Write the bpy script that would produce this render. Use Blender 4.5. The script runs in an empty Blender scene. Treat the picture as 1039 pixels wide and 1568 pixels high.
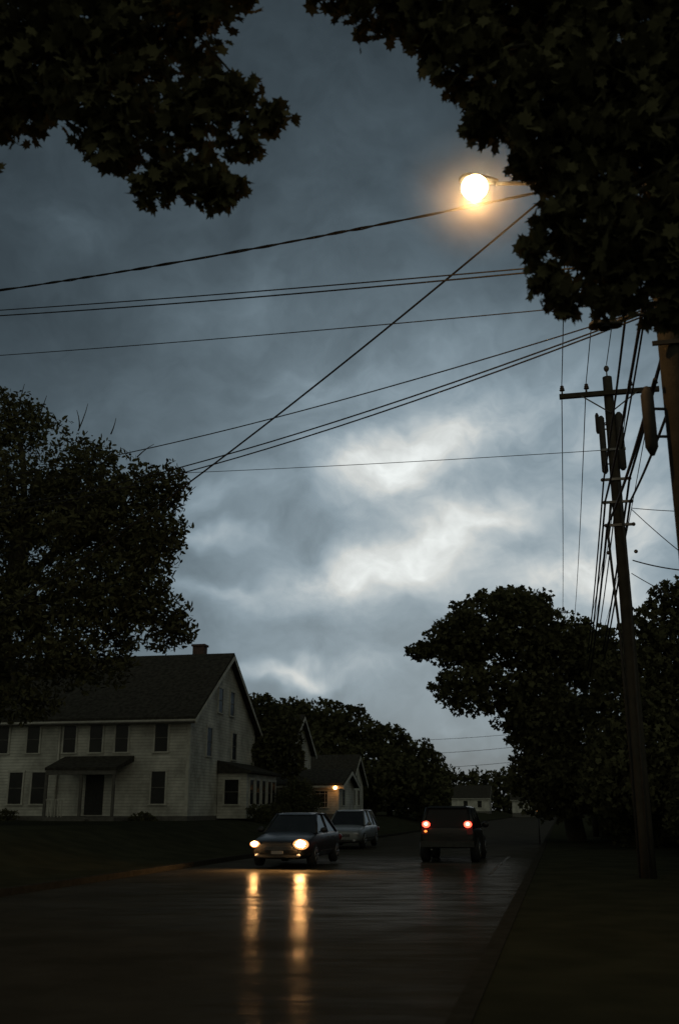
import bpy, math, random
import numpy as np
from mathutils import Vector, Matrix
random.seed(7); rng=np.random.default_rng(11)
sc=bpy.context.scene
# ------------------------------------------------------------------ survey helpers
PITCH=math.atan(456/1524); CP,SP=math.cos(PITCH),math.sin(PITCH); EYE=1.6; FL=1524.
def ray(px,py):
    u=(px-519.5)/FL; v=(784-py)/FL
    return np.array([u,CP-v*SP,SP+v*CP])
def P(px,py,D):
    d=ray(px,py); return np.array([0,0,EYE])+d*(D/d[1])
def mpp(py,D):           # metres per photo pixel at depth D
    return (D/ray(519,py)[1])/FL
HD=math.radians(12); C,S=math.cos(HD),math.sin(HD)
def R(s,l,z=0): return np.array([l*C+s*S, s*C-l*S, z])   # road frame -> world
def ground_z(s,l):
    a=min(max((-11.6-l)/5.5,0),1); a=a*a*(3-2*a)
    b=min(max((l-3)/12,0),1); b=b*b*(3-2*b)
    return .95*a+.5*b
# ------------------------------------------------------------------ materials
def nt(name):
    m=bpy.data.materials.new(name); m.use_nodes=True; n=m.node_tree; return m,n,n.nodes['Principled BSDF']
def mat(name,c1,c2=None,rough=.7,scale=4,metal=0,bump=0,bscale=None,spec=.5):
    m,n,b=nt(name)
    c2=c2 or tuple(x*.7 for x in c1)
    tc=n.nodes.new('ShaderNodeTexCoord'); no=n.nodes.new('ShaderNodeTexNoise')
    no.inputs['Scale'].default_value=scale; no.inputs['Detail'].default_value=6
    n.links.new(tc.outputs['Object'],no.inputs['Vector'])
    cr=n.nodes.new('ShaderNodeValToRGB'); cr.color_ramp.elements[0].position=.35; cr.color_ramp.elements[1].position=.65
    cr.color_ramp.elements[0].color=(*c2,1); cr.color_ramp.elements[1].color=(*c1,1)
    n.links.new(no.outputs['Fac'],cr.inputs['Fac']); n.links.new(cr.outputs['Color'],b.inputs['Base Color'])
    b.inputs['Roughness'].default_value=rough; b.inputs['Metallic'].default_value=metal
    b.inputs['Specular IOR Level'].default_value=spec
    if bump:
        n2=n.nodes.new('ShaderNodeTexNoise'); n2.inputs['Scale'].default_value=bscale or scale*6; n2.inputs['Detail'].default_value=5
        n.links.new(tc.outputs['Object'],n2.inputs['Vector'])
        bp=n.nodes.new('ShaderNodeBump'); bp.inputs['Strength'].default_value=bump; bp.inputs['Distance'].default_value=.02
        n.links.new(n2.outputs['Fac'],bp.inputs['Height']); n.links.new(bp.outputs['Normal'],b.inputs['Normal'])
    return m
def emis(name,col,st):
    m,n,b=nt(name); b.inputs['Base Color'].default_value=(.6,.6,.6,1)
    b.inputs['Emission Color'].default_value=(*col,1); b.inputs['Emission Strength'].default_value=st
    return m
def leafmat(name,c1,c2):
    m=bpy.data.materials.new(name); m.use_nodes=True; n=m.node_tree; n.nodes.clear()
    g=n.nodes.new('ShaderNodeNewGeometry'); cr=n.nodes.new('ShaderNodeValToRGB')
    cr.color_ramp.elements[0].color=(*c1,1); cr.color_ramp.elements[1].color=(*c2,1)
    n.links.new(g.outputs['Random Per Island'],cr.inputs['Fac'])
    d=n.nodes.new('ShaderNodeBsdfDiffuse'); t=n.nodes.new('ShaderNodeBsdfTranslucent'); mx=n.nodes.new('ShaderNodeMixShader')
    mx.inputs[0].default_value=.15
    n.links.new(cr.outputs[0],d.inputs[0]); n.links.new(cr.outputs[0],t.inputs[0])
    n.links.new(d.outputs[0],mx.inputs[1]); n.links.new(t.outputs[0],mx.inputs[2])
    o=n.nodes.new('ShaderNodeOutputMaterial'); n.links.new(mx.outputs[0],o.inputs[0]); return m
LEAF=leafmat('maple_leaves',(.082,.078,.042),(.098,.094,.05))
LEAF2=leafmat('tree_leaves',(.060,.060,.031),(.09,.09,.047))
BARK=mat('bark',(.06,.055,.04),(.04,.037,.027),.9,6,bump=.6,spec=.1)
WOOD=mat('creosoted_pole_wood',(.045,.042,.034),(.032,.03,.024),.85,5,bump=.4,spec=.1)
METAL=mat('grey_metal',(.16,.16,.15),(.1,.1,.1),.5,8,metal=.6)
DARKM=mat('dark_equipment',(.04,.04,.037),(.028,.028,.026),.7,8,spec=.2)
CABLE=mat('black_cable',(.03,.03,.03),(.02,.02,.02),.7,8,spec=.2)
PORC=mat('insulator_porcelain',(.07,.05,.045),(.05,.04,.03),.4,8)
RUB=mat('tyre_rubber',(.025,.025,.025),(.018,.018,.018),.8,20,spec=.2)
RIM=mat('wheel_alloy',(.2,.2,.2),(.15,.15,.15),.4,10,metal=.8)
GLASS=mat('car_glass',(.02,.022,.024),(.015,.017,.018),.12,3,spec=.3)
DGLASS=mat('tinted_glass',(.012,.012,.012),(.01,.01,.01),.35,3,spec=.15)
WGLASS=mat('window_glass',(.018,.018,.016),(.01,.01,.01),.25,2,spec=.2)
TRIM=mat('white_trim_paint',(.5,.49,.43),(.36,.35,.3),.6,3)
SHING=mat('asphalt_shingles',(.06,.057,.047),(.03,.028,.024),.95,5,bump=.6,spec=.05)
BRICK=mat('chimney_brick',(.10,.06,.048),(.07,.042,.034),.9,9)
FOUND=mat('stone_foundation',(.12,.115,.1),(.08,.076,.066),.9,5)
def siding():
    m,n,b=nt('clapboard_siding')
    tc=n.nodes.new('ShaderNodeTexCoord'); sp=n.nodes.new('ShaderNodeSeparateXYZ'); n.links.new(tc.outputs['Object'],sp.inputs[0])
    def M(op,a,bb=None):
        x=n.nodes.new('ShaderNodeMath'); x.operation=op
        for i,q in enumerate((a,bb)):
            if q is None: continue
            if isinstance(q,(int,float)): x.inputs[i].default_value=q
            else: n.links.new(q,x.inputs[i])
        return x.outputs[0]
    fr=M('FRACT',M('MULTIPLY',sp.outputs['Z'],1/.16))
    gap=M('MULTIPLY',M('LESS_THAN',fr,.2),.5)
    no=n.nodes.new('ShaderNodeTexNoise'); no.inputs['Scale'].default_value=.55; no.inputs['Detail'].default_value=10; no.inputs['Roughness'].default_value=.7
    n.links.new(tc.outputs['Object'],no.inputs['Vector'])
    cr=n.nodes.new('ShaderNodeValToRGB'); cr.color_ramp.elements[0].color=(.24,.235,.20,1); cr.color_ramp.elements[1].color=(.60,.59,.52,1)
    cr.color_ramp.elements[0].position=.36; cr.color_ramp.elements[1].position=.62
    n.links.new(no.outputs['Fac'],cr.inputs[0])
    mx=n.nodes.new('ShaderNodeMixRGB'); mx.blend_type='MIX'; mx.inputs[2].default_value=(.2,.19,.17,1)
    n.links.new(gap,mx.inputs[0]); n.links.new(cr.outputs[0],mx.inputs[1]); n.links.new(mx.outputs[0],b.inputs['Base Color'])
    bp=n.nodes.new('ShaderNodeBump'); bp.inputs['Distance'].default_value=.02; bp.inputs['Strength'].default_value=.7
    bp.invert=True
    n.links.new(fr,bp.inputs['Height']); n.links.new(bp.outputs[0],b.inputs['Normal']); b.inputs['Roughness'].default_value=.7
    return m
SIDE=siding()
def asphalt():
    m=bpy.data.materials.new('wet_asphalt'); m.use_nodes=True; n=m.node_tree; n.nodes.clear()
    tc=n.nodes.new('ShaderNodeTexCoord')
    def noise(sc_,det,rough=.5,stretch=None):
        x=n.nodes.new('ShaderNodeTexNoise'); x.inputs['Scale'].default_value=sc_; x.inputs['Detail'].default_value=det
        x.inputs['Roughness'].default_value=rough
        if stretch:
            mp=n.nodes.new('ShaderNodeMapping'); mp.inputs['Scale'].default_value=stretch; mp.inputs['Rotation'].default_value=(0,0,HD)
            n.links.new(tc.outputs['Object'],mp.inputs[0]); n.links.new(mp.outputs[0],x.inputs['Vector'])
        else: n.links.new(tc.outputs['Object'],x.inputs['Vector'])
        return x.outputs['Fac']
    def M(op,a,bb=None,cc=None):
        x=n.nodes.new('ShaderNodeMath'); x.operation=op
        for i,q in enumerate((a,bb,cc)):
            if q is None: continue
            if isinstance(q,(int,float)): x.inputs[i].default_value=q
            else: n.links.new(q,x.inputs[i])
        return x.outputs[0]
    def MR(v,a,b_,c_,d_,smooth=False):
        r=n.nodes.new('ShaderNodeMapRange'); r.inputs['From Min'].default_value=a; r.inputs['From Max'].default_value=b_
        r.inputs['To Min'].default_value=c_; r.inputs['To Max'].default_value=d_
        if smooth: r.interpolation_type='SMOOTHSTEP'
        n.links.new(v,r.inputs['Value']); return r.outputs[0]
    cr=n.nodes.new('ShaderNodeValToRGB'); cr.color_ramp.elements[0].color=(.034,.032,.025,1); cr.color_ramp.elements[1].color=(.052,.049,.039,1)
    cr.color_ramp.elements[0].position=.35; cr.color_ramp.elements[1].position=.65
    n.links.new(noise(.6,10,.65),cr.inputs[0])
    rough=MR(noise(.35,5),.35,.65,.15,.26)
    b1=n.nodes.new('ShaderNodeBump'); b1.inputs['Strength'].default_value=.5; b1.inputs['Distance'].default_value=.03
    n.links.new(noise(3.4,5,.55,(.45,1.8,1)),b1.inputs['Height'])
    b2=n.nodes.new('ShaderNodeBump'); b2.inputs['Strength'].default_value=.3; b2.inputs['Distance'].default_value=.006
    n.links.new(noise(60,3),b2.inputs['Height']); n.links.new(b1.outputs[0],b2.inputs['Normal'])
    d=n.nodes.new('ShaderNodeBsdfDiffuse'); g=n.nodes.new('ShaderNodeBsdfGlossy'); mx=n.nodes.new('ShaderNodeMixShader')
    n.links.new(cr.outputs[0],d.inputs[0]); g.inputs[0].default_value=(1,.97,.9,1); n.links.new(rough,g.inputs['Roughness'])
    n.links.new(b2.outputs[0],g.inputs['Normal']); n.links.new(b2.outputs[0],d.inputs['Normal'])
    # wet film, its extent shaped to shorten the headlight streaks, drier elsewhere
    vd=n.nodes.new('ShaderNodeVectorMath'); vd.operation='DISTANCE'; n.links.new(tc.outputs['Object'],vd.inputs[0]); vd.inputs[1].default_value=tuple(R(25,-7.5))
    wet_mask=MR(M('ADD',vd.outputs['Value'],M('MULTIPLY',noise(.7,4),5.)),9.5,17,1,.12,True)
    w=M('MULTIPLY',MR(noise(1.6,6,.65,(.45,1.5,1)),.36,.62,.012,.075),wet_mask)
    n.links.new(w,mx.inputs[0]); n.links.new(d.outputs[0],mx.inputs[1]); n.links.new(g.outputs[0],mx.inputs[2])
    o=n.nodes.new('ShaderNodeOutputMaterial'); n.links.new(mx.outputs[0],o.inputs[0]); return m
ASPH=asphalt()
GRASS=mat('grass',(.042,.043,.027),(.03,.031,.02),.95,1.2,bump=.8,bscale=25,spec=.0)
KERB=mat('old_kerb',(.044,.042,.034),(.034,.032,.026),.9,5,spec=.0)
PAINT=mat('worn_road_paint',(.16,.155,.13),(.05,.046,.037),.7,3,spec=.1)
# ------------------------------------------------------------------ mesh builder
class B:
    def __init__(s): s.v=[];s.n=0;s.l=[];s.st=[];s.mi=[];s.sm=[];s.nl=0;s.mats=[]
    def m(s,mt):
        if mt not in s.mats: s.mats.append(mt)
        return s.mats.index(mt)
    def add(s,vs,fs,mt,smooth=False):
        k=s.m(mt); vs=np.asarray(vs,float).reshape(-1,3); s.v.append(vs)
        for f in fs:
            s.st.append(np.array([s.nl])); s.l.append(np.array(f)+s.n); s.nl+=len(f); s.mi.append(np.array([k])); s.sm.append(np.array([smooth]))
        s.n+=len(vs)
    def addk(s,vs,k,mt):     # vs (n,k,3): n separate k-gons
        n=len(vs); q=s.m(mt); s.v.append(vs.reshape(-1,3)); s.l.append(np.arange(n*k)+s.n)
        s.st.append(np.arange(n)*k+s.nl); s.nl+=n*k; s.mi.append(np.full(n,q)); s.sm.append(np.zeros(n,bool)); s.n+=n*k
    def box(s,a,b,mt):
        x0,y0,z0=a;x1,y1,z1=b
        v=[(x0,y0,z0),(x1,y0,z0),(x1,y1,z0),(x0,y1,z0),(x0,y0,z1),(x1,y0,z1),(x1,y1,z1),(x0,y1,z1)]
        s.add(v,[(0,3,2,1),(4,5,6,7),(0,1,5,4),(1,2,6,5),(2,3,7,6),(3,0,4,7)],mt)
    def prism(s,poly,vec,mt):
        n=len(poly); p=np.asarray(poly,float); q=p+np.asarray(vec)
        s.add(np.vstack([p,q]),[tuple(range(n))[::-1],tuple(range(n,2*n))]+[(i,(i+1)%n,n+(i+1)%n,n+i) for i in range(n)],mt)
    def tube(s,pts,rad,mt,seg=8,smooth=True,cap=True):
        pts=[np.asarray(p,float) for p in pts]; n=len(pts)
        if isinstance(rad,(int,float)): rad=[rad]*n
        vs=[]; up=np.array([0,0,1.])
        t0=pts[1]-pts[0]; t0/=np.linalg.norm(t0)
        if abs(t0[2])>.9: up=np.array([1.,0,0])
        for i in range(n):
            t=pts[min(i+1,n-1)]-pts[max(i-1,0)]; t/=max(np.linalg.norm(t),1e-9)
            a=np.cross(t,up); a/=max(np.linalg.norm(a),1e-9); b=np.cross(a,t); up=b if abs(t0[2])<=.9 else up
            for j in range(seg):
                th=2*math.pi*j/seg; vs.append(pts[i]+rad[i]*(a*math.cos(th)+b*math.sin(th)))
        fs=[(i*seg+j,i*seg+(j+1)%seg,(i+1)*seg+(j+1)%seg,(i+1)*seg+j) for i in range(n-1) for j in range(seg)]
        if cap: fs+= [tuple(range(seg))[::-1],tuple(range((n-1)*seg,n*seg))]
        s.add(vs,fs,mt,smooth)
    def ball(s,c,r,mt,seg=12,rings=8):
        r=np.array(r if hasattr(r,'__len__') else (r,r,r),float); vs=[];c=np.asarray(c,float)
        for i in range(rings+1):
            ph=math.pi*i/rings
            for j in range(seg):
                th=2*math.pi*j/seg; vs.append(c+r*np.array([math.sin(ph)*math.cos(th),math.sin(ph)*math.sin(th),math.cos(ph)]))
        s.add(vs,[(i*seg+j,(i+1)*seg+j,(i+1)*seg+(j+1)%seg,i*seg+(j+1)%seg) for i in range(rings) for j in range(seg)],mt,True)
    def obj(s,name,parent=None):
        me=bpy.data.meshes.new(name)
        V=np.vstack(s.v); L=np.concatenate(s.l); ST=np.concatenate(s.st)
        me.vertices.add(len(V)); me.vertices.foreach_set('co',V.ravel())
        me.loops.add(len(L)); me.loops.foreach_set('vertex_index',L.astype(np.int32))
        me.polygons.add(len(ST)); me.polygons.foreach_set('loop_start',ST.astype(np.int32))
        me.polygons.foreach_set('material_index',np.concatenate(s.mi).astype(np.int32))
        me.polygons.foreach_set('use_smooth',np.concatenate(s.sm).astype(bool))
        for mt in s.mats: me.materials.append(mt)
        me.update(calc_edges=True); me.validate()
        o=bpy.data.objects.new(name,me); sc.collection.objects.link(o)
        if parent: o.parent=parent
        return o
def empty(name,loc,rot=0):
    e=bpy.data.objects.new(name,None); e.location=loc; e.rotation_euler=(0,0,rot); e.empty_display_size=.5
    sc.collection.objects.link(e); return e
# ------------------------------------------------------------------ ground, road
RL,RR=-10.6,-.9
b=B()
ls=[-600,-250,-120,-60,-35,-25,-17.5,-16,-15,-14,-13,-12,-11.6,-10.76,-10.68,-5,-.82,-.74,1,3,4,5,7,9,11,13,15,25,60,200,600]
ss=[-60,-20,0,20,40,60,100,160,300,600,1200]
vs=[R(s_,l_,ground_z(s_,l_)+(.12 if (l_<-10.7 or l_>-.8) else -.03)) for s_ in ss for l_ in ls]; n=len(ls)
b.add(vs,[(i*n+j,i*n+j+1,(i+1)*n+j+1,(i+1)*n+j) for i in range(len(ss)-1) for j in range(n-1)],GRASS,False)
b.obj('ground')
def strip(b,s0,s1,l0,l1,z,mt): b.add([R(s0,l0,z),R(s0,l1,z),R(s1,l1,z),R(s1,l0,z)],[(0,1,2,3)],mt)
def rbox(b,s0,s1,l0,l1,z0,z1,mt): 
    b.add([R(s0,l0,z0),R(s0,l1,z0),R(s1,l1,z0),R(s1,l0,z0),R(s0,l0,z1),R(s0,l1,z1),R(s1,l1,z1),R(s1,l0,z1)],[(0,3,2,1),(4,5,6,7),(0,1,5,4),(1,2,6,5),(2,3,7,6),(3,0,4,7)],mt)
b=B(); strip(b,-40,500,RL-.02,RR+.02,.0,ASPH); b.obj('road')
b=B()
for s0 in range(-20,300,3):
    for (a,c) in ((RL-.18,RL),(RR,RR+.18)): rbox(b,s0+.006,s0+2.994,a,c,-.1,.135,KERB)
b.obj('kerb')
b=B()
strip(b,27.5,38,-1.95,-1.85,.004,PAINT)
strip(b,21.2,21.4,-2.4,-1.0,.0045,PAINT)
b.obj('road_markings')
# ------------------------------------------------------------------ foliage
MAPLE=np.array([(0,-.5),(.12,-.33),(.42,-.36),(.33,-.17),(.55,.08),(.3,.08),(.33,.26),(.15,.2),(0,.55),(-.15,.2),(-.33,.26),(-.3,.08),(-.55,.08),(-.33,-.17),(-.42,-.36),(-.12,-.33)])
OVAL=np.array([(0,-.5),(.22,-.1),(.12,.3),(0,.5),(-.2,.15),(-.2,-.25)])
TUFT=np.array([(0,-.5),(.3,-.35),(.25,.0),(.5,.25),(.1,.3),(-.1,.55),(-.2,.15),(-.5,.1),(-.25,-.2)])
def unit(n):
    v=rng.normal(size=(n,3)); return v/np.linalg.norm(v,axis=1)[:,None]
def leaves(b,pts,size,tmpl,mt,upbias=.4):
    n=len(pts); nrm=unit(n)+np.array([0,0,upbias]); nrm/=np.linalg.norm(nrm,axis=1)[:,None]
    a=np.cross(nrm,unit(n)); a/=np.linalg.norm(a,axis=1)[:,None]; c=np.cross(nrm,a)
    sz=(size*rng.uniform(.6,1.25,n))[:,None,None]
    w=rng.uniform(.75,1.1,n)[:,None,None]
    vs=pts[:,None,:]+sz*(tmpl[None,:,0:1]*a[:,None,:]*w+tmpl[None,:,1:2]*c[:,None,:])
    vs+= (np.abs(tmpl[None,:,0:1])*sz*-.15)*nrm[:,None,:]
    b.addk(vs,len(tmpl),mt)
def inball(n,p=.5): return unit(n)*(rng.uniform(0,1,n)**p)[:,None]
def crown(b,ells,size,tmpl,mt,k=4,sub=.32,smax=1.2,smin=.2,fill=.35,upbias=.4,squash=.7):
    """ells: (centre, rx, ry, rz). leafy sub-clumps through each lobe -> uneven outline with gaps"""
    cs=[]; la=size*size*.42
    for c,rx,ry,rz in ells:
        r=np.array([rx,ry,rz]); rm=(rx*rz)**.5
        rc=min(max(rm*sub,smin),smax)
        ncl=int(max(5,3.2*(rx*rz)/(rc*rc)*1.3))
        cc=c+r*inball(ncl,.42)*(1-.35*rc/rm)
        tot=int(k*math.pi*rx*rz/la)
        nf=int(tot*fill)
        leaves(b,c+r*inball(nf,.38)*.92,size,tmpl,mt,upbias)
        per=max(4,int((tot-nf)/ncl))
        for q in cc:
            rr=rc*rng.uniform(.6,1.25)
            m=int(per*rng.uniform(.5,1.5))
            leaves(b,q+inball(m,.6)*np.array([rr,rr,rr*squash]),size,tmpl,mt,upbias); cs.append(q)
    return cs
def limb(b,a,c,r0,r1,bend=.1,n=6,seg=6,sag=.0):
    a=np.asarray(a);c=np.asarray(c); L=np.linalg.norm(c-a); off=unit(1)[0]*L*bend
    pts=[a+(c-a)*t+off*math.sin(math.pi*t)+np.array([0,0,sag*L])*math.sin(math.pi*t) for t in np.linspace(0,1,n)]
    b.tube(pts,list(np.linspace(r0,r1,n)),BARK,seg); return pts
def E(px,py,D,rx,ry,dy=None):
    m=mpp(py,D); return (P(px,py,D),rx*m,(dy if dy else max(rx,ry)*m),ry*m)
def tree(name,base,top,r0,ells,size,tmpl,mt,tw=60,lo=.4,lr=.42,**kw):
    b=B(); cs=crown(b,ells,size,tmpl,mt,**kw)
    base=np.asarray(base,float); top=np.asarray(top,float)
    n=9; w=unit(n)*.12*r0*4
    tp=[base+(top-base)*t+ (w[i]*math.sin(math.pi*t)) for i,t in enumerate(np.linspace(0,1,n))]
    b.tube([base-np.array([0,0,.2])]+tp,[r0*1.5]+list(np.linspace(r0*1.1,r0*.3,n)),BARK,12)
    mains=[]
    for c,rx,ry,rz in ells:
        t=rng.uniform(lo,.95); a=base+(top-base)*t
        pts=limb(b,a,c,r0*lr,r0*lr*.25,.1,7,8,.08); mains+=pts[3:]
    M_=np.array(mains)
    idx=rng.permutation(len(cs))[:tw]
    for i in idx:
        q=cs[i]; j=np.argmin(np.linalg.norm(M_-q,axis=1)); limb(b,M_[j],q,r0*.09,r0*.02,.1,4,4)
    return b,name
def gz(p):  # ground height under a world point
    x,y=p[0],p[1]; s_=x*S+y*C; l_=x*C-y*S; return ground_z(s_,l_)
def base_at(px,D):
    p=P(px,1240,D); p[2]=gz(p)+.1; return p
# big tree on the left
ells=[E(30,800,38,190,175),E(150,770,38,105,100),E(205,800,37,90,95),E(222,945,36,75,58),E(70,960,37,140,95),E(-120,780,39,200,190),E(-80,980,38,150,130),
      E(165,905,36,100,75),E(20,645,38,62,50),E(110,1015,36,110,46),E(255,745,37,42,40),E(270,965,36,34,34),E(30,1075,36,70,36),E(215,880,36,60,60),E(240,830,36,50,50)]
b,nm=tree('deciduous_tree',base_at(-45,38),P(60,720,38),.5,ells,.25,OVAL,LEAF2,tw=260,k=6,sub=.2,smax=.9,smin=.3,fill=.38)
for (x0,y0,x1,y1) in ((120,660,135,618),(122,655,118,628),(30,620,38,588),(170,665,178,640),(262,770,300,745),(5,610,-5,585),(60,640,72,606),(210,700,236,680)):
    limb(b,P(x0,y0,38),P(x1,y1,38),.03,.01,.05,4,4)
b.obj(nm)
# domed maple on the right
ells=[E(765,965,52,100,68),E(700,985,52,62,48),E(845,995,52,78,72),E(722,1055,50,68,46),E(820,1085,51,80,70),E(645,998,52,28,16),E(895,1000,51,52,58),E(790,925,52,60,28),E(870,1120,50,85,60),E(905,1190,49,110,60),E(835,1190,50,62,68)]
b,nm=tree('maple_tree',base_at(880,52),P(820,960,52),.45,ells,.3,TUFT,LEAF2,tw=120,k=8,sub=.22,smax=.85,fill=.42); b.obj(nm)
ells=[E(1000,975,44,60,58),E(1045,920,44,55,42),E(965,1060,43,70,80),E(1045,1060,44,95,100),E(985,1160,42,100,90),E(925,1010,45,36,52),E(1090,1150,42,110,110),E(945,1200,41,70,55)]
b,nm=tree('oak_tree',base_at(1075,44),P(1040,960,44),.45,ells,.28,TUFT,LEAF2,tw=120,k=7,sub=.25,smax=.9,fill=.45); b.obj(nm)
# tree between the houses
ells=[E(400,1095,66,34,36),E(428,1125,66,44,48),E(395,1160,65,36,50),E(440,1165,66,30,30)]
b,nm=tree('yard_tree',base_at(415,66),P(408,1100,66),.2,ells,.3,TUFT,LEAF2,tw=30,k=7,fill=.45,smin=.4); b.obj(nm)
# background mass
b=B()
ells=[E(480,1108,100,62,42),E(430,1110,98,50,45),E(535,1122,104,48,46),E(595,1150,108,44,46),E(640,1172,112,38,42),E(667,1192,112,24,38),E(470,1170,98,90,60),E(570,1190,102,90,54),E(640,1215,104,56,40),
      E(350,1150,100,80,60),E(240,1150,105,100,60),E(80,1150,105,120,60),E(-80,1150,105,120,60)]
cs=crown(b,ells,.5,TUFT,LEAF2,k=8,sub=.2,smin=.7,smax=1.4,fill=.42)
for c,rx,ry,rz in ells:
    g=np.array([c[0],c[1],gz(c)-.2]); b.tube([g,c],[.35,.15],BARK,8)
b.obj('background_trees')
b=B()
el_=[]
for i in range(26):
    s_=78-i*2.3; l_=3.6+.9*math.sin(i*1.7)+(2.2 if i>14 else .6); h_=random.uniform(1.3,2.1)
    el_.append((R(s_,l_,ground_z(s_,l_)+h_*.8),1.8,1.8,h_))
crown(b,el_,.2,TUFT,LEAF2,k=6,sub=.3,smin=.3,smax=.7,fill=.5)
b.obj('hedge')
b=B()
for i in range(46):
    az=math.radians(-44+i*2.0+random.uniform(-.4,.4)); D=random.uniform(290,340)
    h=random.uniform(8.5,10.5); c=np.array([math.sin(az)*D,math.cos(az)*D,2.5+h*.35])
    crown(b,[(c,10,7,h)],1.5,TUFT,LEAF2,k=4.5,sub=.3,smin=1.5,smax=3,fill=.6)
b.obj('distant_treeline')
# near overhanging maple, right
ells=[E(1020,90,7.4,250,170,1.1),E(900,170,7.4,150,140,.9),E(770,150,7.3,66,70,.6),E(705,85,7.2,66,64,.5),E(600,5,7.2,80,46,.5),E(540,-60,7.2,120,70,.5),
      E(805,225,7.3,40,42,.4),E(900,320,7.5,75,100,.6),E(960,395,7.6,95,80,.6),E(845,345,7.5,34,38,.3),E(838,425,7.6,36,28,.25),E(868,462,7.6,36,24,.25),
      E(1060,330,7.6,130,160,.8),E(800,-10,7.2,230,100,.8),E(735,185,7.3,36,28,.3),E(665,60,7.2,50,44,.3),E(940,465,7.6,40,20,.3),E(820,385,7.6,25,30,.25),E(1020,480,7.8,40,30,.3)]
b,nm=tree('overhanging_maple_tree',R(8.0,5.0,.2),np.array([5.6,6.6,9.5]),.3,ells,.155,MAPLE,LEAF,tw=90,lo=.72,lr=.2,k=7.5,sub=.3,smin=.12,smax=.32,fill=.45,upbias=.5,squash=.8); b.obj(nm)
# near maple boughs, left
ells=[E(90,30,7.6,170,140,.9),E(250,50,7.6,115,90,.7),E(310,170,7.6,74,64,.45),E(215,200,7.7,95,68,.5),E(290,272,7.8,80,42,.35),E(415,180,7.6,46,26,.2),E(365,150,7.6,50,38,.3),
      E(20,150,7.7,95,66,.5),E(-80,100,7.6,120,150,.8),E(310,-20,7.5,95,66,.5),E(325,300,7.8,52,26,.2),E(370,225,7.7,34,30,.2),E(150,150,7.6,95,75,.5),E(-15,262,7.7,16,36,.15),E(170,235,7.7,48,34,.2),E(235,290,7.8,40,28,.2),E(360,290,7.8,26,20,.2)]
b,nm=tree('overhanging_maple_tree',R(7,-9.5,.2),np.array([-6.6,7.6,11.5]),.3,ells,.155,MAPLE,LEAF,tw=110,lo=.85,lr=.11,k=5.2,sub=.28,smin=.12,smax=.28,fill=.35,upbias=.5,squash=.8); b.obj(nm)
# ------------------------------------------------------------------ houses  (local: x right of road, y along road)
def window(b,c,w,h,face,mt=WGLASS):
    """face 'x' (+x facing wall) or 'y' (-y facing wall); c = centre on the wall plane"""
    def q(u0,u1,z0,z1,d0,d1,m):
        if face=='x': b.box((c[0]+d0,c[1]+u0,c[2]+z0),(c[0]+d1,c[1]+u1,c[2]+z1),m)
        else: b.box((c[0]+u0,c[1]-d1,c[2]+z0),(c[0]+u1,c[1]-d0,c[2]+z1),m)
    t=.09
    q(-w/2,w/2,-h/2,h/2,.004,.02,mt)
    q(-w/2-t,-w/2,-h/2,h/2,.003,.05,TRIM); q(w/2,w/2+t,-h/2,h/2,.003,.05,TRIM)
    q(-w/2-t-.03,w/2+t+.03,h/2,h/2+.12,.002,.07,TRIM); q(-w/2-t-.04,w/2+t+.04,-h/2-.07,-h/2,.002,.08,TRIM)
    q(-w/2,w/2,-.02,.02,.021,.035,FOUND)
def house(name,s,l,zb,Lx,Wy,eave,ridge,oh=.4,mt=SIDE,wins_x=(),wins_y=(),roofm=SHING,chim=None):
    """corner nearest the road & camera at (s,l); body extends -x by Lx, +y by Wy; gable faces +x"""
    e=empty(name,R(s,l,zb),-HD)
    b=B(); f=.35
    poly=[(0,0,f),(0,Wy,f),(0,Wy,eave),(0,Wy/2,ridge),(0,0,eave)]
    b.prism(poly,(-Lx,0,0),mt); b.obj('walls',e)
    b=B(); b.box((-Lx-.03,-.03,-.8),(.03,Wy+.03,f-.003),FOUND); b.obj('foundation',e)
    b=B(); sl=(ridge-eave)/(Wy/2); zo=eave-oh*sl; T=.2
    for sgn in (0,1):
        y0,y1=(-oh,Wy/2) if sgn==0 else (Wy+oh,Wy/2)
        b.prism([(oh,y0,zo+.01),(oh,y1,ridge+.01),(oh,y1,ridge+T),(oh,y0,zo+T)],(-Lx-2*oh,0,0),roofm)
    b.obj('roof',e)
    b=B()
    for sgn in (0,1):
        y0,y1=(-oh-.01,Wy/2) if sgn==0 else (Wy+oh+.01,Wy/2)
        b.prism([(oh+.003,y0,zo-.18),(oh+.003,y1,ridge-.2),(oh+.003,y1,ridge+.02),(oh+.003,y0,zo+.04)],(.04,0,0),TRIM)
    b.box((-Lx-oh,-oh-.05,zo-.06),(oh+.04,-oh-.004,zo+.06),TRIM)
    b.box((-Lx,-.3,zo-.12),(oh,-.004,zo-.03),TRIM)
    b.box((-Lx,-.05,eave-.42),(.02,-.003,eave-.12),TRIM)
    for (x0,y0) in ((-.14,-.03),(.003,-.003),):
        b.box((x0,y0,f),(x0+(.17 if x0<0 else .03),y0+(.028 if x0<0 else .16),eave-.43),TRIM)
    b.box((.003,Wy-.15,f),(.03,Wy,eave-.2),TRIM)
    b.obj('trim',e)
    b=B()
    for (y,z,w,h) in wins_x: window(b,(0,y,z),w,h,'x')
    for (x,z,w,h) in wins_y: window(b,(x,0,z),w,h,'y')
    if wins_x or wins_y: b.obj('windows',e)
    if chim:
        b=B(); x,y,zt=chim; b.box((x-.35,y-.3,ridge-1.5),(x+.35,y+.3,zt),BRICK); b.box((x-.42,y-.37,zt+.003),(x+.42,y+.37,zt+.12),BRICK); b.obj('chimney',e)
    return e
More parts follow.
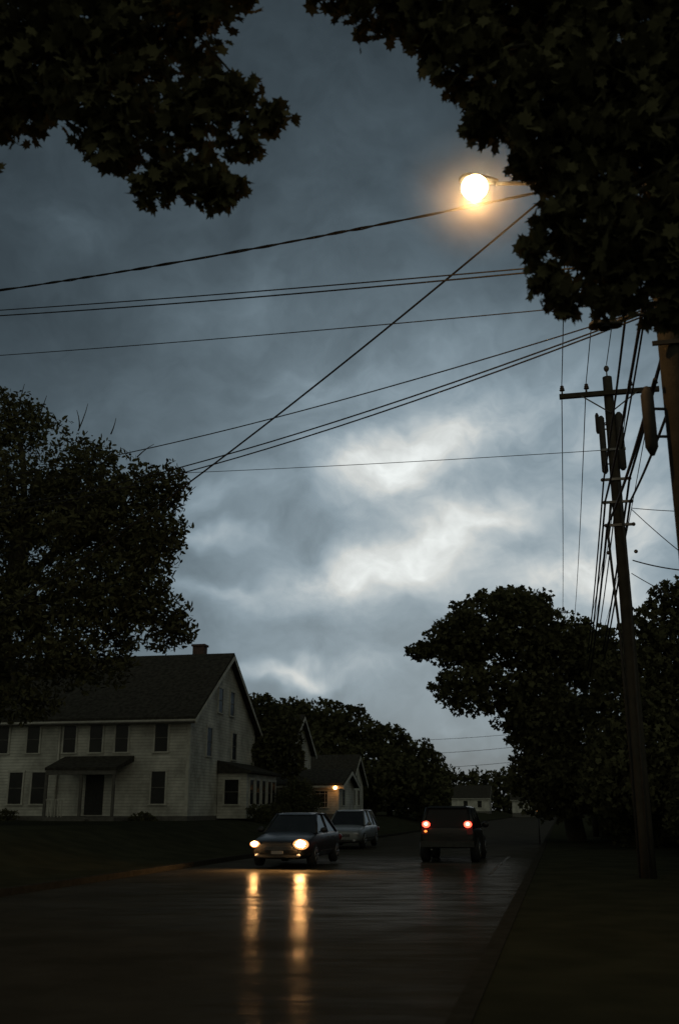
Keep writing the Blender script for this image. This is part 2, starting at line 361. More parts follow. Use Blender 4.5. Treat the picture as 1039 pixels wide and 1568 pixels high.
h=house('clapboard_house',49.9,-18.5,.95,17,11.5,5.35,9.25,
  wins_x=[(4.7,6.6,.75,1.35),(6.8,6.6,.75,1.35),(3.0,4.2,.8,1.5),(7.4,4.2,.8,1.5)],
  wins_y=[(-1.55,4.25,.7,1.4),(-3.75,4.25,.7,1.4),(-5.2,4.25,.7,1.4),(-6.7,4.25,.7,1.4),(-8.8,4.25,.7,1.4),(-10.6,4.25,.7,1.4),(-1.6,1.75,.75,1.6),(-8.3,1.75,.75,1.6),(-9.6,1.75,.75,1.6),(-11.4,1.75,.75,1.6)],
  chim=(-1.9,6.2,9.95))
b=B() # porch on long side
b.prism([(-3.0,-.004,3.05),(-3.0,-2.1,2.55),(-3.0,-2.1,2.7),(-3.0,-.004,3.35)],(-3.9,0,0),SHING)
b.box((-6.85,-2.08,2.35),(-3.05,-1.95,2.545),FOUND)
for x in (-3.15,-4.9,-6.8): b.box((x-.07,-2.06,.3),(x+.07,-1.96,2.345),FOUND)
b.box((-6.9,-2.1,.1),(-3.0,-.04,.29),FOUND); b.box((-5.6,-.05,.4),(-4.6,-.003,2.4),DARKM)
for k in range(3): b.box((-5.6,-2.4-.3*k,-.1),(-4.4,-2.105-.3*k,.22-.1*k),FOUND)
for x in np.arange(-6.6,-5.7,.18): b.box((x,-2.03,.3),(x+.04,-1.99,1.1),TRIM)
b.box((-6.73,-2.05,1.103),(-5.7,-1.97,1.16),TRIM); b.obj('side_porch',h)
b=B() # enclosed porch on gable side
b.box((.033,4.6,.2),(1.7,10.6,2.6),SIDE); b.prism([(.032,4.4,2.61),(2.0,4.4,2.61),(2.0,4.4,2.72),(.032,4.4,3.3)],(0,6.4,0),SHING)
for y in (5.5,6.7,7.9,9.1,10.0): window(b,(1.7,y,1.6),.7,1.3,'x')
window(b,(.85,4.6,1.6),.8,1.3,'y'); b.obj('enclosed_porch',h)
b=B(); b.tube([(-6.75-.5,-.09,.3),(-7.25,-.09,5.0)],.05,TRIM,8); b.obj('downspout',h)
b=B(); b.tube([(-17.3,-.5,5.0),(.4,-.5,5.0)],.05,FOUND,8); b.obj('gutter',h)
h2=house('gabled_house',72.2,-19.2,.95,9,7,5.0,7.5,wins_x=[(2.4,4.4,.7,1.3),(4.6,4.4,.7,1.3),(2.0,1.8,.8,1.4),(5,1.8,.8,1.4)],wins_y=[(-2,4.1,.7,1.3),(-4.5,4.1,.7,1.3)],chim=(-4,3.5,8.2))
h3=house('garage',66.5,-14.2,1.0,6.2,5.2,2.2,3.1,wins_y=[(-1.25,1.35,1.0,1.15),(-2.55,1.35,.9,1.15)],wins_x=[(1.5,1.4,.8,1)])
b=B()
for x in (-1.6,-1.25,-.9): b.box((x-.015,-.055,.8),(x+.015,-.051,1.92),TRIM)
for z in (1.08,1.62): b.box((-1.74,-.06,z-.015),(-.76,-.056,z+.015),TRIM)
b.box((-5.4,-.04,.36),(-3.4,-.004,2.0),DARKM); b.obj('door_and_muntins',h3)
WLAMP=emis('porch_light_glass',(1,.42,.12),16)
b=B(); b.ball((-.12,-.5,1.98),.12,WLAMP); b.tube([(-.12,-.0,2.1),(-.12,-.5,2.15),(-.12,-.5,2.05)],.025,METAL,6); b.obj('wall_lamp',h3)
h4=house('cottage',83.8,-17.0,.9,7,6,3.0,5.1,wins_x=[(2,1.7,.8,1.2),(4,1.7,.8,1.2),(3,3.6,.6,.8)],wins_y=[(-1.5,1.8,.8,1.2),(-3.5,1.8,.8,1.2)])
h5=house('distant_house',225,-15,1.0,8,7,3.2,5.6,wins_x=[(2,1.8,.9,1.4),(5,1.8,.9,1.4)],wins_y=[(-2,1.8,.9,1.4),(-5,1.8,.9,1.4)])
h6=house('distant_house',245,-4,.6,7,7,3.4,5.8,wins_x=[(2,2.0,.9,1.4)],wins_y=[(-2,2.0,.9,1.4),(-5,2.0,.9,1.4)])
b=B()
crown(b,[(R(49.0,l_,1.1),.8,.6,.4+random.uniform(0,.2)) for l_ in (-20.5,-28,-31)]+[(R(54+i*2.2,-15.9,1.4),.8,.8,.6) for i in range(4)]+[(R(60,-15.5,2.0),1.5,1.5,1.4),(R(63,-16,2.2),1.4,1.4,1.6)],.12,TUFT,LEAF2,k=5,sub=.35,smin=.2,smax=.5)
b.obj('shrubs')
# ------------------------------------------------------------------ utility poles
def pole(name,s,l,H,r0,r1,arm_z=None):
    e=empty(name,R(s,l,ground_z(s,l)+.1),-HD); b=B()
    n=8; b.tube([(0,0,-.3+(H+.3)*t) for t in np.linspace(0,1,n)],list(np.linspace(r0,r1,n)),WOOD,14); b.obj('shaft',e)
    if arm_z:
        b=B(); b.box((-1.25,-.2,arm_z-.06),(1.25,-.09,arm_z+.06),WOOD)
        for sg in (-1,1): b.tube([(sg*.7,-.215,arm_z-.05),(0,-r1-.03,arm_z-.55)],.018,METAL,6)
        for x in (-1.17,-.55,.55,1.17):
            b.tube([(x,-.145,arm_z+.061),(x,-.145,arm_z+.2)],.02,METAL,6)
            for k in range(3): b.ball((x,-.145,arm_z+.18+.05*k),(.075-.012*k,.075-.012*k,.03),PORC,10,6)
        b.tube([(0,0,H),(0,0,H+.2)],.02,METAL,6); b.ball((0,0,H+.25),(.07,.07,.09),PORC,10,6); b.obj('crossarm',e)
    return e
NP=(13.2,1.9); FP=(24.9,1.86); TP=(62,1.9); AZ1,AZ2=11.45,11.85
pn=pole('utility_pole',*NP,12.0,.22,.19,AZ1); pf=pole('utility_pole',*FP,12.35,.18,.12,AZ2); pt=pole('utility_pole',*TP,12.0,.18,.12,11.4)
b=B()
for (x,y,z0,z1,r) in ((-.24,-.05,9.75,11.2,.08),(.2,-.1,9.8,11.25,.09),(-.33,.1,10.9,11.35,.05)):
    b.tube([(x,y,z0-.06),(x,y,z0),(x,y,z1),(x,y,z1+.06)],[r*.5,r,r,r*.5],DARKM,12); b.tube([(x,y,z1-.3),(0,0,z1-.3)],.02,METAL,6); b.tube([(x,y,z0+.2),(0,0,z0+.2)],.02,METAL,6)
for z in (8.3,8.9,9.5,10.3): b.box((-.3,-.16,z-.03),(.3,-.1,z+.03),METAL)
for z in (8.3,8.9,9.5,7.6): b.ball((.33,-.13,z),.05,PORC,8,6); b.ball((-.33,-.13,z),.05,PORC,8,6)
b.tube([(-.17,-.1,8.9),(-.3,-.15,8),(-.26,-.15,6.8),(-.2,-.05,5.5),(-.19,0,0)],.035,DARKM,6)
b.tube([(.05,-.18,9.4),(.1,-.24,7),(.05,-.22,4),(.02,-.2,0)],.03,DARKM,6)
b.obj('cable_equipment',pf)
b=B(); x,y,z0,z1,r=-.42,-.1,6.15,6.9,.085
b.tube([(x,y,z0-.12),(x,y,z0),(x,y,z1),(x,y,z1+.12)],[r*.35,r,r,r*.35],DARKM,12); b.tube([(x,y,z1-.2),(0,0,z1-.2)],.02,DARKM,6); b.tube([(x,y,z0+.15),(0,0,z0+.15)],.02,DARKM,6)
for z in (7.6,8.2,9.0): b.box((-.3,-.24,z-.03),(.3,-.2,z+.03),DARKM)
b.obj('cable_equipment',pn)
# street lamps
BOWL=emis('sodium_lamp_glass',(1,.7,.34),60)
def lamp(name,base,head,lit,sz=1.):
    e=empty(name,tuple(head)); base=np.asarray(base)-head; 
    d=-base; d[2]=0; d/=np.linalg.norm(d); u=np.array([0,0,1.])
    b=B(); mid=base*.45+np.array([0,0,.18]); 
    pts=[base,base*.8+np.array([0,0,.1]),mid,base*.2+np.array([0,0,.12]),base/np.linalg.norm(base)*.32*sz+np.array([0,0,.09*sz])]
    b.tube(pts,.028,DARKM,8); b.obj('arm',e)
    b=B(); secs=[(-.34,.04,.05),(-.26,.07,.07),(-.1,.11,.09),(.08,.125,.1),(.18,.1,.07),(.22,.04,.03)]
    if not lit: secs=[(-.3,.06,.05),(-.24,.11,.09),(.0,.14,.11),(.2,.14,.1),(.26,.09,.05)]
    a=np.cross(d,u); vs=[];seg=12
    for (t,w,hh) in secs:
        for j in range(seg):
            th=2*math.pi*j/seg; z=math.sin(th); z=z*hh if z>0 else z*hh*.35
            vs.append(d*t*sz+a*w*sz*math.cos(th)+u*(z*sz+.11*sz))
    n=len(secs)
    b.add(vs,[(i*seg+j,i*seg+(j+1)%seg,(i+1)*seg+(j+1)%seg,(i+1)*seg+j) for i in range(n-1) for j in range(seg)]+[tuple(range(seg))[::-1],tuple(range((n-1)*seg,n*seg))],DARKM,True)
    b.obj('housing',e)
    b=B()
    if lit: b.ball(u*0,(.185,.185,.17),BOWL,20,12)
    else: b.ball(u*.07*sz,(.12*sz,.12*sz,.04*sz),WGLASS,20,12)
    b.obj('bowl',e); return e
pw=R(*NP)
sl_=lamp('street_lamp',np.array([pw[0],pw[1],10.0]),P(726,287,12.2),True)
lamp('street_lamp',np.array([pw[0],pw[1],8.15]),P(925,508,12.6),False,.8)
# scattering ball added for the lamp's halo, with a point light under the bowl
pl=bpy.data.lights.new('lamp_light','POINT'); pl.energy=200; pl.color=(1,.5,.16); pl.shadow_soft_size=.02
po=bpy.data.objects.new('lamp_light',pl); sc.collection.objects.link(po); po.parent=sl_; po.location=(0,0,-.2)
vm_=bpy.data.materials.new('lamp_halo'); vm_.use_nodes=True; n=vm_.node_tree; n.nodes.clear()
tc=n.nodes.new('ShaderNodeTexCoord'); gr=n.nodes.new('ShaderNodeTexGradient'); gr.gradient_type='SPHERICAL'
mp=n.nodes.new('ShaderNodeMapping'); mp.inputs['Scale'].default_value=(1/1.2,)*3
n.links.new(tc.outputs['Object'],mp.inputs[0]); n.links.new(mp.outputs[0],gr.inputs[0])
pwn=n.nodes.new('ShaderNodeMath'); pwn.operation='POWER'; pwn.inputs[1].default_value=1.8; n.links.new(gr.outputs['Fac'],pwn.inputs[0])
mu=n.nodes.new('ShaderNodeMath'); mu.operation='MULTIPLY'; mu.inputs[1].default_value=.13; n.links.new(pwn.outputs[0],mu.inputs[0])
vsn=n.nodes.new('ShaderNodeVolumeScatter'); n.links.new(mu.outputs[0],vsn.inputs['Density']); vsn.inputs['Color'].default_value=(1,1,1,1)
oo=n.nodes.new('ShaderNodeOutputMaterial'); n.links.new(vsn.outputs[0],oo.inputs['Volume'])
b=B(); b.ball((0,0,0),1.2,vm_,24,16); b.obj('lamp_halo',sl_)
# ------------------------------------------------------------------ wires
def wire(a,c,r,sag,n=24,twist=0,name='utility_wire'):
    a=np.asarray(a,float);c=np.asarray(c,float); b=B(); d=c-a; L=np.linalg.norm(d)
    side=np.cross(d/L,[0,0,1.])
    for k in range(2 if twist else 1):
        m=n if not twist else 160
        pts=[]
        for t in np.linspace(0,1,m):
            p=a+d*t-np.array([0,0,4*sag*t*(1-t)])
            if twist:
                ph=t*L/1.3*2*math.pi+k*math.pi+1.5*math.sin(t*23); tw=twist*(1+.4*math.sin(t*57))*(.7 if k else 1); p=p+tw*(side*math.cos(ph)+np.array([0,0,1.])*math.sin(ph))
            pts.append(p)
        b.tube(pts,r,CABLE,6)
    return b.obj(name)
wire(P(1003,256,13),P(-260,476,24),.015,.28,twist=.014)
wire(P(1008,398,13),P(-260,496,26),.014,.15); wire(P(1008,393,13),P(-260,490,26),.012,.1)
wire(P(1010,458,13),P(-260,560,26),.009,.1)
wire(P(1000,160,13),P(-60,975,31),.019,.55)
wire(P(1006,468,13),P(-60,738,27),.011,.35)
wire(P(1006,472,13),P(-60,785,27),.013,.45); wire(P(1006,476,13),P(-60,792,27),.013,.5)
wire(P(945,688,24),P(-120,737,33),.009,.12)
for k,(y0,y1) in enumerate(((1128,1118),(1150,1137),(1172,1160))): wire(P(560,y0+6,125),P(900,y1-8,118),.025,.5)
def PL(pz,x,z): # attach point on a pole (road frame offset)
    s,l=pz; return R(s-.14,l+x,z+ground_z(s,l)+.1)
for x in (-1.17,-.55,.55,1.17):
    wire(PL(NP,x,AZ1+.33),PL(FP,x,AZ2+.33),.011,.12); wire(PL(FP,x,AZ2+.33),PL(TP,x,11.7),.013,.6)
wire(PL(NP,0,12.3),PL(FP,0,12.65),.011,.1)
for (x,z1,z2,r,z3) in ((-.3,5.5,8.3,.03,7.4),(.3,6.2,8.9,.028,7.8),(-.3,6.9,8.95,.026,7.9),(.33,7.6,9.5,.03,8.3),(-.3,8.2,9.5,.022,8.4),(.2,9.0,10.3,.02,9.0)):
    wire(PL(NP,x,z1+1.6),PL(FP,x,z2),r,.15); wire(PL(FP,x,z2),PL(TP,x,z3),r,.7)
wire(PL(NP,-.3,9.1),R(-14,2,9.6),.02,.5); wire(PL(NP,.3,7.6),R(-14,2,8.6),.02,.5)
wire(P(966,778,24),P(1150,783,21),.01,.05); wire(P(968,858,24),P(1160,872,19),.016,.15)
wire(P(966,780,24),P(1150,925,17),.01,.1); wire(P(966,878,24),P(1150,960,18),.01,.1)
wire(P(940,750,24.6),P(900,960,60),.012,.3)
# ------------------------------------------------------------------ vehicles
def loft(st,z0=None):
    vs=[];fs=[]
    for (y,w,zb,zs,zt) in st:
        h=[(0,zb),(.8*w,zb),(.96*w,zb+.08),(w,(zb+zs)/2),(.985*w,zs),(.9*w,zt-.02),(.55*w,zt+.015),(0,zt+.025)]
        ring=h+[(-x,z) for x,z in h[-2:0:-1]]
        vs+=[(x,y,z) for x,z in ring]
    k=14; n=len(st)
    fs=[(i*k+j,i*k+(j+1)%k,(i+1)*k+(j+1)%k,(i+1)*k+j) for i in range(n-1) for j in range(k)]
    fs+=[tuple(range(k))[::-1],tuple(range((n-1)*k,n*k))]
    return vs,fs
def cut_arches(o,ys,r,zc,w):
    for y in ys:
        for sg in (-1,1):
            bb=B(); bb.tube([(sg*(w-.28),y,zc),(sg*(w+.2),y,zc)],r,DARKM,28); c=bb.obj('cut')
            c.matrix_world=o.matrix_world
            m=o.modifiers.new('b','BOOLEAN'); m.object=c; m.operation='DIFFERENCE'; m.solver='EXACT'
            bpy.context.view_layer.update()
            dg=bpy.context.evaluated_depsgraph_get(); me=bpy.data.meshes.new_from_object(o.evaluated_get(dg))
            o.modifiers.clear(); o.data=me; bpy.data.objects.remove(c)
def wheels(e,ys,w,r,wd=.22):
    for i,(y,sg) in enumerate([(y,sg) for y in ys for sg in (-1,1)]):
        b=B(); x=sg*(w-wd)
        b.tube([(x,y,r),(x+sg*.03,y,r),(x+sg*(wd-.03),y,r),(x+sg*wd,y,r)],[r-.04,r,r,r-.04],RUB,28)
        xo=x+sg*(wd+.003); b.tube([(xo-sg*.02,y,r),(xo,y,r)],[r*.62,r*.6],DARKM,24)
        for k in range(6):
            a=k*math.pi/3; dy,dz=math.cos(a),math.sin(a)
            b.tube([(xo+sg*.012,y,r),(xo+sg*.012,y+dy*r*.58,r+dz*r*.58)],.028,RIM,6)
        pts=[(xo+sg*.01,y+math.cos(t)*r*.6,r+math.sin(t)*r*.6) for t in np.linspace(0,2*math.pi,25)]
        b.tube(pts,.022,RIM,6,cap=False); b.ball((xo+sg*.01,y,r),(.03,.05,.05),RIM,8,6)
        b.obj('wheel_%d'%(i+1),e)
def paint(name,c,metal=.3):
    m,n,b=nt(name); b.inputs['Base Color'].default_value=(*c,1); b.inputs['Metallic'].default_value=metal
    tc=n.nodes.new('ShaderNodeTexCoord'); no=n.nodes.new('ShaderNodeTexNoise'); no.inputs['Scale'].default_value=3; no.inputs['Detail'].default_value=6
    n.links.new(tc.outputs['Object'],no.inputs['Vector'])
    r=n.nodes.new('ShaderNodeMapRange'); r.inputs['To Min'].default_value=.25; r.inputs['To Max'].default_value=.5; n.links.new(no.outputs['Fac'],r.inputs[0]); n.links.new(r.outputs[0],b.inputs['Roughness'])
    b.inputs['Coat Weight'].default_value=.1; b.inputs['Specular IOR Level'].default_value=.3; return m
HEAD=emis('headlight_glass',(1,.5,.18),900); HALO=emis('headlight_glow_rim',(1,.36,.1),1.3); TAIL=emis('tail_light_lit',(1,.06,.03),6); TAILC=emis('tail_light_core',(1,.3,.2),14)
REDL=mat('red_lens',(.15,.01,.01),(.1,.01,.01),.3,4); AMB=emis('amber_marker',(1,.25,.03),2)
LENS=mat('headlight_lens',(.3,.3,.3),(.25,.25,.25),.2,4); PLATE=mat('licence_plate',(.2,.2,.19),(.16,.16,.15),.5,5)
def sedan(name,s,l,z,pm,lit,hs=1.0,yaw=0,wagon=False):
    e=empty(name,tuple(R(s,l,z)),-HD+yaw)
    st=[(-2.36,.62,.34,.52,.60),(-2.32,.74,.26,.56,.66),(-2.2,.82,.22,.6,.71),(-1.9,.87,.2,.66,.79),(-1.4,.89,.2,.72,.87),(-.95,.9,.2,.77,.93),(0,.9,.2,.8,.95),(1.1,.9,.2,.82,.96),(1.8,.88,.22,.84,.99),(2.2,.83,.26,.8,.98),(2.34,.74,.3,.72,.9),(2.38,.62,.38,.62,.78)]
    b=B(); vs,fs=loft(st); b.add(vs,fs,pm,True); o=b.obj('body',e); bpy.context.view_layer.update()
    m=o.modifiers.new('s','SUBSURF'); m.levels=2; m.render_levels=2
    dg=bpy.context.evaluated_depsgraph_get(); me=bpy.data.meshes.new_from_object(o.evaluated_get(dg)); o.modifiers.clear(); o.data=me
    cut_arches(o,(-1.42,1.4),.37,.33,.9)
    wheels(e,(-1.42,1.4),.89,.32)
    top=1.43*hs; yb1=2.2 if wagon else 1.85; yt1=1.75 if wagon else 1.05
    bs=[(-1.05,.76,.9),(-.95,.8,.9),(yb1-.15,.8,.92),(yb1,.74,.92)]; ts=[(-.28,.5,top-.04),(-.18,.6,top),(yt1-.12,.6,top),(yt1,.5,top-.03)]
    v=[]
    for (y,w,zz) in bs: v+=[(-w,y,zz),(w,y,zz)]
    for (y,w,zz) in ts: v+=[(-w,y,zz),(w,y,zz)]
    f=[(0,1,9,8),(7,6,14,15)]+[(i+2,i,i+8,i+10) for i in (0,2,4)]+[(i+1,i+3,i+11,i+9) for i in (0,2,4)]+[(8,9,11,10),(10,11,13,12),(12,13,15,14)]
    b=B(); b.add(v,f,GLASS); b.obj('windows',e)
    b=B()
    rv=[(-.47,-.3,top-.03),(.47,-.3,top-.03),(-.61,-.15,top+.006),(.61,-.15,top+.006),(-.61,yt1-.1,top+.006),(.61,yt1-.1,top+.006),(-.47,yt1+.03,top-.02),(.47,yt1+.03,top-.02),
        (-.35,-.12,top+.04),(.35,-.12,top+.04),(-.35,yt1-.12,top+.04),(.35,yt1-.12,top+.04)]
    b.add(rv,[(0,1,9,8),(0,8,2),(1,3,9),(2,8,10,4),(3,5,11,9),(8,9,11,10),(4,10,6),(5,7,11),(6,10,11,7)],pm,True)
    for sg in (-1,1):
        for (i,j,r) in ((2,10,.035),(4,12,.05)): b.tube([(sg*bs[i//2][1],bs[i//2][0],.9),(sg*(ts[i//2][1]+.005),ts[i//2][0],top)],r,pm,8)
        ym=.45; b.tube([(sg*.805,ym,.9),(sg*.61,ym,top)],.035,pm,8)
        b.tube([(sg*.61,-.2,top),(sg*.61,yt1-.1,top)],.028,pm,8)
        if wagon: b.tube([(sg*.805,1.3,.9),(sg*.61,1.2,top)],.035,pm,8)
        b.ball((sg*.97,-.75,.98),(.11,.06,.08),pm,12,8); b.tube([(sg*.82,-.72,.93),(sg*.92,-.75,.96)],.02,DARKM,6)
        for y in (.25,1.05): b.box((min(sg*.885,sg*.92),y-.09,.76),(max(sg*.885,sg*.92),y+.09,.79),RIM)
        b.box((min(sg*.88,sg*.906),-.95,.38),(max(sg*.88,sg*.906),.95,.42),DARKM)
    b.obj('roof_and_pillars',e)
    b=B()
    b.box((-.42,-2.37,.46),(.42,-2.3,.57),DARKM)
    for k in range(4): b.box((-.4,-2.385,.475+.025*k),(.4,-2.372,.483+.025*k),RIM)
    b.box((-.6,-2.35,.27),(.6,-2.27,.34),DARKM); b.box((-.17,-2.395,.36),(.17,-2.375,.45),PLATE)
    for sg in (-1,1):
        b.ball((sg*.62,-2.27,.57),(.17,.08,.085),LENS,14,8)
        b.ball((sg*.82,2.22,.72),(.07,.14,.1),REDL,12,8)
        b.ball((sg*.6,-2.33,.32),(.07,.04,.05),LENS,10,6)
    b.obj('front_trim',e)
    if lit:
        b=B()
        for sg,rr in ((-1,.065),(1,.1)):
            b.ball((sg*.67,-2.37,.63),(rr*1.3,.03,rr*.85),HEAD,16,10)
            b.ball((sg*.67,-2.33,.62),(rr*2.3,.05,rr*1.45),HALO,18,10)  # emissive orange rim added around the core to imitate its glow
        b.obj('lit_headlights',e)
    return e
DKP=paint('dark_car_paint',(.014,.014,.013),.1); SILP=paint('silver_car_paint',(.17,.18,.18),.2); SUVP=paint('black_suv_paint',(.012,.012,.011),.05)
sedan('sedan_car',30.9,-7.85,.05,DKP,True)
sedan('parked_station_wagon',45.5,-9.15,.05,SILP,False,1.06,wagon=True)
def suv(name,s,l):
    e=empty(name,tuple(R(s,l,0)),-HD)
    st=[(-2.12,.78,.5,.9,1.02),(-2.08,.86,.46,.92,1.06),(-1.9,.9,.42,.95,1.08),(-.5,.91,.4,.96,1.08),(.7,.91,.4,.95,1.06),(1.2,.88,.4,.92,1.02),(1.95,.84,.42,.88,.98),(2.1,.74,.48,.84,.92)]
    b=B(); vs,fs=loft(st); b.add(vs,fs,SUVP,True); o=b.obj('body',e); bpy.context.view_layer.update()
    m=o.modifiers.new('s','SUBSURF'); m.levels=2; m.render_levels=2
    dg=bpy.context.evaluated_depsgraph_get(); me=bpy.data.meshes.new_from_object(o.evaluated_get(dg)); o.modifiers.clear(); o.data=me
    cut_arches(o,(-1.3,1.3),.44,.4,.91); wheels(e,(-1.3,1.3),.93,.38,.27)
    b=B(); top=1.66
    v=[(-.82,-2.05,1.04),(.82,-2.05,1.04),(-.82,1.05,1.04),(.82,1.05,1.04),(-.66,-1.75,top),(.66,-1.75,top),(-.66,.4,top),(.66,.4,top)]
    b.add(v,[(0,1,5,4),(3,2,6,7),(2,0,4,6),(1,3,7,5),(4,5,7,6)],DGLASS); b.obj('windows',e)
    b=B(); b.prism([(-.69,-1.82,top+.004),(.69,-1.82,top+.004),(.56,-1.74,top+.06),(-.56,-1.74,top+.06)],(0,2.25,0),SUVP)
    for sg in (-1,1):
        for (y0,y1,r) in ((-2.05,-1.75,.06),(-.9,-.85,.05),(.1,.05,.04),(1.05,.4,.04)): b.tube([(sg*.82,y0,1.04),(sg*.66,y1,top)],r,SUVP,8)
        b.ball((sg*1.0,.75,1.12),(.12,.06,.1),SUVP,12,8); b.tube([(sg*.85,.78,1.05),(sg*.95,.75,1.1)],.02,DARKM,6)
    b.obj('roof_and_pillars',e)
    b=B(); b.box((-.84,-2.26,.48),(.84,-2.08,.66),DARKM); b.box((-.16,-2.15,.78),(.16,-2.13,.9),DARKM)
    b.tube([(-.5,-2.3,.4),(-.5,-1.0,.4)],.03,METAL,8)
    for sg in (-1,1): b.box((sg*.71-.09,-2.15,.86),(sg*.71+.09,-2.05,1.27),REDL)
    b.obj('rear_trim',e)
    b=B()
    for sg in (-1,1): b.ball((sg*.66,-2.17,1.16),(.125,.04,.1),TAIL,14,8); b.ball((sg*.66,-2.2,1.17),(.06,.02,.045),TAILC,10,6)
    b.ball((-.68,-2.17,.95),(.05,.03,.035),AMB,10,6); b.obj('lit_tail_lights',e); return e
suv('suv_car',35.2,-3.55)
YL=emis('small_amber_lamp',(1,.35,.08),.8)
def post(name,p,h):
    e=empty(name,(p[0],p[1],gz(p)+.1)); b=B(); b.tube([(0,0,-.1),(0,0,h)],.04,METAL,8); b.box((-.12,-.12,h+.003),(.12,.12,h+.05),METAL); b.prism([(-.12,-.12,h+.3),(.12,-.12,h+.3),(0,-.12,h+.42)],(0,.24,0),METAL); b.obj('post',e)
    b=B(); b.ball((0,0,h+.17),(.09,.09,.12),YL,10,8); b.obj('lantern',e)
post('yard_lamp',P(823,1243,53),1.2)
# ------------------------------------------------------------------ world: dusk overcast
w=bpy.data.worlds.new('World'); sc.world=w; w.use_nodes=True; n=w.node_tree; n.nodes.clear()
def N(t,**k):
    x=n.nodes.new(t)
    for a,v in k.items(): setattr(x,a,v)
    return x
def M(op,a,b_=None,c_=None):
    x=N('ShaderNodeMath',operation=op)
    for i,q in enumerate((a,b_,c_)):
        if q is None: continue
        if isinstance(q,(int,float)): x.inputs[i].default_value=q
        else: n.links.new(q,x.inputs[i])
    return x.outputs[0]
tc=N('ShaderNodeTexCoord'); sx=N('ShaderNodeSeparateXYZ'); n.links.new(tc.outputs['Generated'],sx.inputs[0])
az=M('ARCTAN2',sx.outputs[0],sx.outputs[1]); el=M('ARCSINE',sx.outputs[2])
cb=N('ShaderNodeCombineXYZ'); n.links.new(az,cb.inputs[0]); n.links.new(el,cb.inputs[1])
def noise(scale,detail,rough,vec,sx_=(1,1,1),rot=0,dist=0):
    mp=N('ShaderNodeMapping'); mp.inputs['Scale'].default_value=sx_; mp.inputs['Rotation'].default_value=(0,0,rot); n.links.new(vec,mp.inputs[0])
    x=N('ShaderNodeTexNoise'); x.inputs['Scale'].default_value=scale; x.inputs['Detail'].default_value=detail; x.inputs['Roughness'].default_value=rough; x.inputs['Distortion'].default_value=dist
    n.links.new(mp.outputs[0],x.inputs['Vector']); return x
wn=noise(7,4,.55,cb.outputs[0])
vm=N('ShaderNodeVectorMath',operation='SUBTRACT'); n.links.new(wn.outputs['Color'],vm.inputs[0]); vm.inputs[1].default_value=(.5,.5,.5)
vs_=N('ShaderNodeVectorMath',operation='SCALE'); n.links.new(vm.outputs[0],vs_.inputs[0]); vs_.inputs['Scale'].default_value=.12
va=N('ShaderNodeVectorMath',operation='ADD'); n.links.new(cb.outputs[0],va.inputs[0]); n.links.new(vs_.outputs[0],va.inputs[1]); warped=va.outputs[0]
def lobe(px,py,rx,ry,ang,amp,vec):
    d=ray(px,py); d=d/np.linalg.norm(d); a0=math.atan2(d[0],d[1]); e0=math.asin(d[2])
    mp=N('ShaderNodeMapping',vector_type='TEXTURE'); mp.inputs['Location'].default_value=(a0,e0,0); mp.inputs['Rotation'].default_value=(0,0,math.radians(ang)); mp.inputs['Scale'].default_value=(rx/FL,ry/FL,1)
    n.links.new(vec,mp.inputs[0]); dt=N('ShaderNodeVectorMath',operation='DOT_PRODUCT'); n.links.new(mp.outputs[0],dt.inputs[0]); n.links.new(mp.outputs[0],dt.inputs[1])
    return M('MULTIPLY',M('EXPONENT',M('MULTIPLY',dt.outputs['Value'],-1.)),amp)
broad=M('ADD',M('ADD',lobe(720,850,560,390,0,.25,cb.outputs[0]),lobe(600,1000,900,260,0,.06,cb.outputs[0])),lobe(420,300,500,300,0,.022,cb.outputs[0]))
lob=None
for L in [(700,655,150,60,18,.34),(570,715,120,46,8,.30),(670,822,150,44,24,.42),(500,888,130,32,20,.30),(860,872,130,38,8,.30),(325,815,75,18,0,.16),(315,912,70,16,0,.14),(425,1045,80,13,4,.26),(460,568,55,34,10,.09),(105,345,50,30,0,.035),(345,745,80,26,10,.10),(960,800,90,120,0,.34),(900,640,120,60,0,.16),(560,1030,110,16,5,.10),(420,440,120,40,20,.03),(600,560,160,40,15,.06)]:
    o=lobe(*L,warped); lob=o if lob is None else M('ADD',lob,o)
cn=noise(6,7,.55,warped,(1,1.9,1),-.3).outputs['Fac']
cn2=noise(17,6,.58,warped,(1,1.4,1),-.35).outputs['Fac']
f1=M('MULTIPLY_ADD',cn,2.0,-.05); f2=M('MULTIPLY_ADD',cn,1.0,.5); f3=M('MULTIPLY_ADD',cn2,1.3,.35); f4=M('MULTIPLY_ADD',cn2,.6,.7)
val=M('ADD',M('MULTIPLY',M('MULTIPLY',M('ADD',broad,.036),f2),f4),M('MULTIPLY',M('MULTIPLY',lob,f1),f3))
cr=N('ShaderNodeValToRGB'); n.links.new(M('MULTIPLY',val,1.6),cr.inputs[0])
cr.color_ramp.elements[0].color=(.66,.965,1.18,1); cr.color_ramp.elements[1].color=(.95,1.0,.99,1); cr.color_ramp.elements[1].position=1
e2=cr.color_ramp.elements.new(.5); e2.color=(.75,.98,1.14,1)
vv=N('ShaderNodeVectorMath',operation='SCALE'); n.links.new(cr.outputs[0],vv.inputs[0]); n.links.new(val,vv.inputs['Scale'])
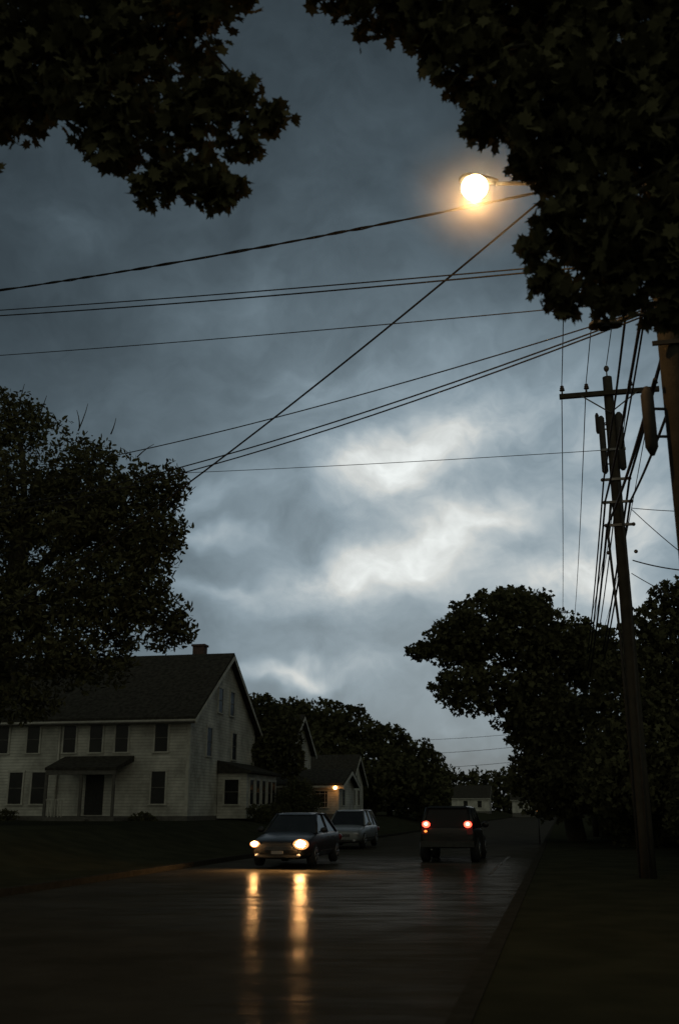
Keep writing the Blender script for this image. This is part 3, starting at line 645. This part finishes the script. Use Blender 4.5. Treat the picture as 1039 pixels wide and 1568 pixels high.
# warm fill light added to the sky behind the viewer, lifting dark tones
back=M('POWER',M('MAXIMUM',M('MULTIPLY_ADD',sx.outputs[1],-.75,.1),0.),.8)
back=M('MULTIPLY',back,M('MULTIPLY_ADD',cn,.24,.15))
bk=N('ShaderNodeVectorMath',operation='SCALE'); bk.inputs[0].default_value=(.95,.94,.68); n.links.new(back,bk.inputs['Scale'])
ad0=N('ShaderNodeVectorMath',operation='ADD'); n.links.new(vv.outputs[0],ad0.inputs[0]); n.links.new(bk.outputs[0],ad0.inputs[1])
sky=N('ShaderNodeTexSky',sky_type='NISHITA'); sky.sun_disc=False; sky.sun_elevation=math.radians(12); sky.sun_rotation=math.radians(6)
ss_=N('ShaderNodeVectorMath',operation='SCALE'); n.links.new(sky.outputs[0],ss_.inputs[0]); ss_.inputs['Scale'].default_value=.001
ad=N('ShaderNodeVectorMath',operation='ADD'); n.links.new(ad0.outputs[0],ad.inputs[0]); n.links.new(ss_.outputs[0],ad.inputs[1])
bg=N('ShaderNodeBackground'); n.links.new(ad.outputs[0],bg.inputs[0]); bg.inputs[1].default_value=1
ow=N('ShaderNodeOutputWorld'); n.links.new(bg.outputs[0],ow.inputs[0])
# faint sun behind cloud
sl=bpy.data.lights.new('sun','SUN'); sl.energy=.03; sl.angle=math.radians(25); sl.color=(1,.93,.85)
so=bpy.data.objects.new('sun',sl); sc.collection.objects.link(so)
sd=Vector((math.sin(math.radians(6)),math.cos(math.radians(6)),.25)); so.rotation_euler=sd.to_track_quat('Z','Y').to_euler()
# ------------------------------------------------------------------ camera
cam=bpy.data.cameras.new('camera'); co=bpy.data.objects.new('camera',cam); sc.collection.objects.link(co)
cam.sensor_fit='VERTICAL'; cam.sensor_height=36; cam.lens=35; cam.clip_end=3000; cam.clip_start=.1
co.location=(0,0,EYE); co.rotation_euler=(math.pi/2+PITCH,0,0)
cam.dof.use_dof=True; cam.dof.focus_distance=30; cam.dof.aperture_fstop=1.6
sc.camera=co
sc.view_settings.view_transform='Standard'; sc.view_settings.look='None'; sc.view_settings.exposure=0
